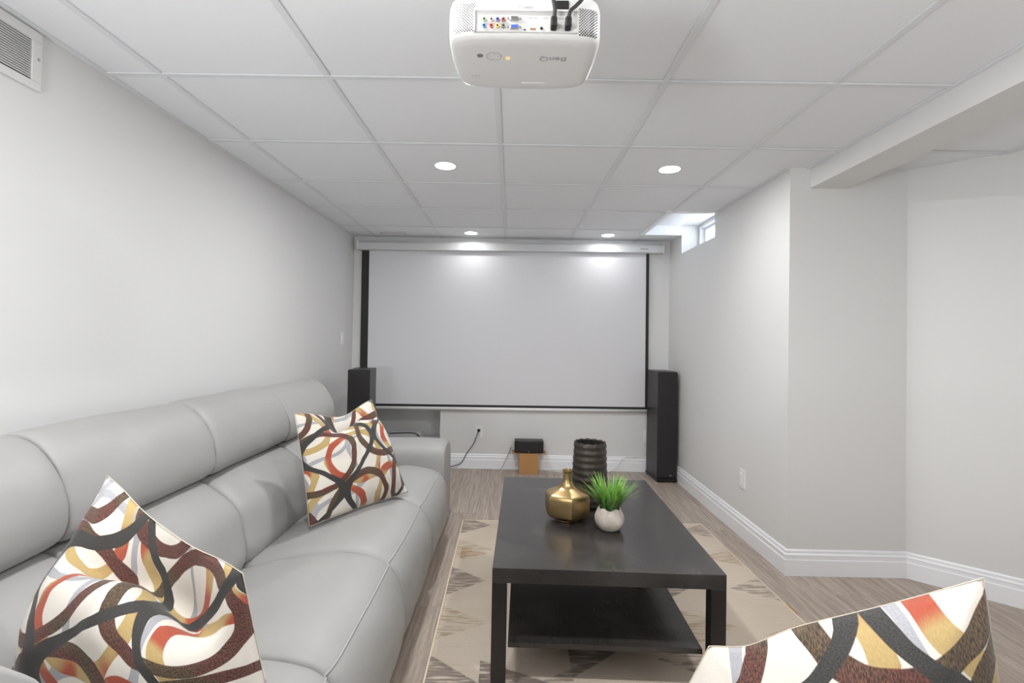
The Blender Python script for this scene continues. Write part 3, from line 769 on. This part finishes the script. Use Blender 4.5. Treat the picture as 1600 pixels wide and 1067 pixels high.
# ---------------------------------------------------------------- projector (hung upside down from the ceiling)
pj = thing('projector', 'white projector hanging from the ceiling at the top of the photo', 'projector', (.016, 1.108, 1.827))
M_pw = mat('projector_white', (212, 212, 211), .32)
PWD, PD, PHT = .158, .103, .10
def outline(k=1.0, ins=0):
    pts = []; n = 72
    for q in range(n):
        a = 2*pi*q/n; e = 8; ca, sa = cos(a), sin(a)
        r = (abs(ca)**e+abs(sa)**e)**(-1/e)
        x = r*ca*(PWD-ins)*k; y = r*sa*(PD-ins)*k
        x *= 1-.045*max(0, y/PD)
        y += .012*(1-(x/PWD)**2)*(1 if y > 0 else -.35)
        pts.append((x, y))
    return pts
bm = bmesh.new(); rings = []
for ins, z in ((.030, 0), (.012, .001), (.005, .004), (.001, .010), (0, .022), (0, .07), (.004, .085), (.012, .096), (.03, .10)):
    rings.append([bm.verts.new((x, y, z)) for x, y in outline(1, ins)])
for a, b_ in zip(rings, rings[1:]):
    for k in range(72): bm.faces.new((a[k], a[(k+1) % 72], b_[(k+1) % 72], b_[k]))
bm.faces.new(rings[0][::-1]); bm.faces.new(rings[-1])
body = obj('body', bm, M_pw, pj, True)
# rear face details: local y = -PD side
RY = -PD-.0045
obj('port_panel', bx(-.100, .107, RY-.0012, RY+.01, .009, .052), mat('port_panel_white', (198, 197, 195), .5), pj, bevel=.002)
bm = bmesh.new(); box(bm, -.103, .107, RY-.005, RY+.006, .050, .054); box(bm, -.104, -.100, RY-.004, RY+.006, .009, .054)
obj('panel_rim', bm, M_pw, pj, bevel=.001)
def jack(x, z, col, r=.0042):
    bm = bmesh.new(); lathe(bm, [(r, 0), (r, .004), (r*.55, .004), (r*.5, .001)], 16)
    for v_ in bm.verts: v_.co = Vector((x+v_.co.x, RY-.001-v_.co.z, z+v_.co.y))
    o = obj('audio_jack', bm, mat('jack_colour', col, .4), pj)
    bm = bmesh.new(); lathe(bm, [(r*.45, 0), (r*.45, .0042)], 12)
    for v_ in bm.verts: v_.co = Vector((x+v_.co.x, RY-.001-v_.co.z, z+v_.co.y))
    obj('pin_hole', bm, M_bplas, o)
for x, z, c_ in ((-.0825, .033, (150, 170, 120)), (-.068, .033, (190, 175, 172)), (-.0555, .033, (110, 116, 160)), (-.044, .033, (160, 100, 90)),
                 (-.0825, .020, (80, 130, 170)), (-.068, .020, (176, 90, 84)), (-.0555, .020, (206, 176, 100)), (-.044, .020, (120, 120, 110))): jack(x, z, c_)
for z, c_ in ((.0355, (90, 86, 84)), (.0185, (50, 84, 170))):
    o = obj('display_port', bx(-.0305, -.0135, RY-.0045, RY, z-.0045, z+.0045), M_silver, pj, bevel=.0015)
    obj('connector_face', bx(-.0285, -.0155, RY-.0052, RY-.004, z-.003, z+.003), mat('connector_colour', c_, .5), o)
    for sx in (-.0345, -.0095):
        bm = bmesh.new(); lathe(bm, [(.0018, 0), (.0018, .004)], 8)
        for v_ in bm.verts: v_.co = Vector((sx+v_.co.x, RY-.001-v_.co.z, z+v_.co.y))
        obj('screw_post', bm, M_silver, o)
obj('mini_port', bx(-.003, .002, RY-.0018, RY, .0125, .015), M_dark, pj)
obj('flat_port', bx(.010, .021, RY-.0018, RY, .0135, .0175), mat('port_brown', (150, 110, 84), .4), pj)
bm = bmesh.new(); lathe(bm, [(.0028, 0), (.0028, .002)], 12)
for v_ in bm.verts: v_.co = Vector((.033+v_.co.x, RY-.0011-v_.co.z, .0165+v_.co.y))
obj('round_port', bm, M_bplas, pj)
obj('power_socket', bx(.060, .088, RY-.002, RY+.004, .057, .075), M_bplas, pj, bevel=.002)
bm = bmesh.new(); box(bm, .006, .014, RY-.0015, RY, .037, .039); box(bm, .018, .024, RY-.0015, RY, .037, .039); box(bm, .036, .046, RY-.0015, RY, .037, .0385); box(bm, .066, .084, RY-.0015, RY, .037, .0385)
obj('port_marking', bm, M_lgrey, pj)
# vent holes left and right of the panel
def holes(xs_, zs_, name):
    bm = bmesh.new()
    for r_, z in enumerate(zs_):
        for x in xs_:
            xx = x+(.0028 if r_ % 2 else 0); ax = abs(xx)
            # follow the rounded back of the body
            e = 8; xn = min(.995, ax/PWD); y = -PD*(1-xn**e)**(1/e)-.0042*(1-xn**2)
            tx = 1 if xx > 0 else -1; sl = (PD*(xn**(e-1))*(1-xn**e)**(1/e-1))/PWD
            nv = Vector((tx*sl, -1, 0)).normalized(); tv = Vector((-nv.y, nv.x, 0)); c_ = Vector((xx, y, z))+nv*.0007
            s_ = .0014
            q = [c_+tv*s_, c_+Vector((0, 0, s_)), c_-tv*s_, c_-Vector((0, 0, s_))]; q2 = [p-nv*.003 for p in q]
            A_ = [bm.verts.new(p) for p in q]; B_ = [bm.verts.new(p) for p in q2]
            bm.faces.new(A_); bm.faces.new(B_[::-1])
            for k in range(4): bm.faces.new((A_[k], B_[k], B_[(k+1) % 4], A_[(k+1) % 4]))
    o = obj(name, bm, M_bplas, pj, kind='stuff')
holes([-.145+.0056*k for k in range(8)], [.013+.0029*k for k in range(20)], 'vent_holes')
holes([.111+.0056*k for k in range(7)], [.008+.0029*k for k in range(19)], 'vent_holes')
# markings on the underside (printed to be read with the projector standing on a desk: upside down here)
R180 = Matrix(((-1, 0, 0, 0), (0, 1, 0, 0), (0, 0, -1, 0), (0, 0, 0, 1)))
RU = Matrix.Rotation(pi, 4, 'X')
def under(x, y, rot): return Matrix.Translation((x, y, -.0004)) @ Matrix.Rotation(pi, 4, 'X') @ Matrix.Rotation(rot, 4, 'Z')
text('lettering', 'BenQ', .022, M_lgrey, pj, under(.063, -.030, pi), sx=1.15, bold=.0004)
text('lettering', 'DLP', .011, mat('faint_print', (200, 200, 200), .5), pj, under(-.112, .044, pi), sx=1.3)
obj('label_outline', bx(-.003, .052, .072, .0735, -.0006, .001), mat('label_line', (240, 240, 240), .4), pj)
RM = Matrix.Translation((-.001, RY-.0005, .0605)) @ Matrix.Rotation(radians(90), 4, 'X') @ Matrix.Rotation(pi, 4, 'Z')
text('lettering', 'BenQ', .0115, M_lgrey, pj, RM, sx=1.15)
def ring(x, y, ra, rb, ri, m, name, z=-.0007):
    bm = bmesh.new(); n = 36; o1 = []; o2 = []
    for k in range(n):
        a = 2*pi*k/n; o1.append(bm.verts.new((x+ra*cos(a), y+rb*sin(a), z))); o2.append(bm.verts.new((x+(ra-ri)*cos(a), y+(rb-ri)*sin(a), z)))
    for k in range(n): bm.faces.new((o1[k], o1[(k+1) % n], o2[(k+1) % n], o2[k]))
    g = bmesh.ops.extrude_face_region(bm, geom=bm.faces[:])
    bmesh.ops.translate(bm, vec=(0, 0, .001), verts=[v_ for v_ in g['geom'] if isinstance(v_, bmesh.types.BMVert)])
    return obj(name, bm, m, pj)
ring(-.065, -.037, .0165, .0155, .0012, M_lgrey, 'button_ring')
bm = bmesh.new(); lathe(bm, [(.0065, -.001), (.0065, .001)], 20, (-.095, -.039, 0)); obj('sensor_window', bm, M_grey, pj)
ring(-.035, -.030, .0045, .0045, .0012, glow('standby_light', (255, 170, 90), 1.2), 'standby_light')
bm = bmesh.new()
for dx, dy in ((0, .009), (0, -.009), (.009, 0), (-.009, 0)): box(bm, -.065+dx-.001, -.065+dx+.001, -.037+dy-.001, -.037+dy+.001, -.0007, .001)
obj('button_mark', bm, M_lgrey, pj)
bm = bmesh.new(); lathe(bm, [(.032, 0), (.034, .006), (.030, .02)], 32)
for v_ in bm.verts: v_.co = Vector((-.07+v_.co.x, PD+.004+v_.co.z, .055+v_.co.y))
obj('lens_barrel', bm, M_bplas, pj, True)
# plugs and cords
def plug(x, dx):
    t = obj('cable_plug', bx(x-.0065+dx*.3, x+.0065+dx*.3, RY-.020, RY-.001, .011, .032), M_bplas, pj, bevel=.003)
    return t
plug(.057, 0); plug(.084, .006)
obj('video_cable', wire([(.057, RY-.014, .026), (.058, RY-.018, .045), (.053, RY-.018, .070), (.040, RY-.012, .105), (.02, RY+.03, .19), (.01, -.02, .30), (.01, 0, .335)], .0042), M_cable, pj)
obj('power_cable', wire([(.086, RY-.014, .026), (.089, RY-.018, .042), (.102, RY-.016, .056), (.114, RY-.014, .075), (.11, RY-.005, .12), (.06, -.04, .22), (.02, 0, .335)], .0038), M_cable, pj)
bm = bmesh.new(); lathe(bm, [(.05, .100), (.05, .108), (.019, .112), (.019, .325), (.055, .330), (.055, .336)], 32); obj('ceiling_mount', bm, M_white, pj, True)
md = bpy.data.objects['ceiling_mount'].modifiers.new('es', 'EDGE_SPLIT')
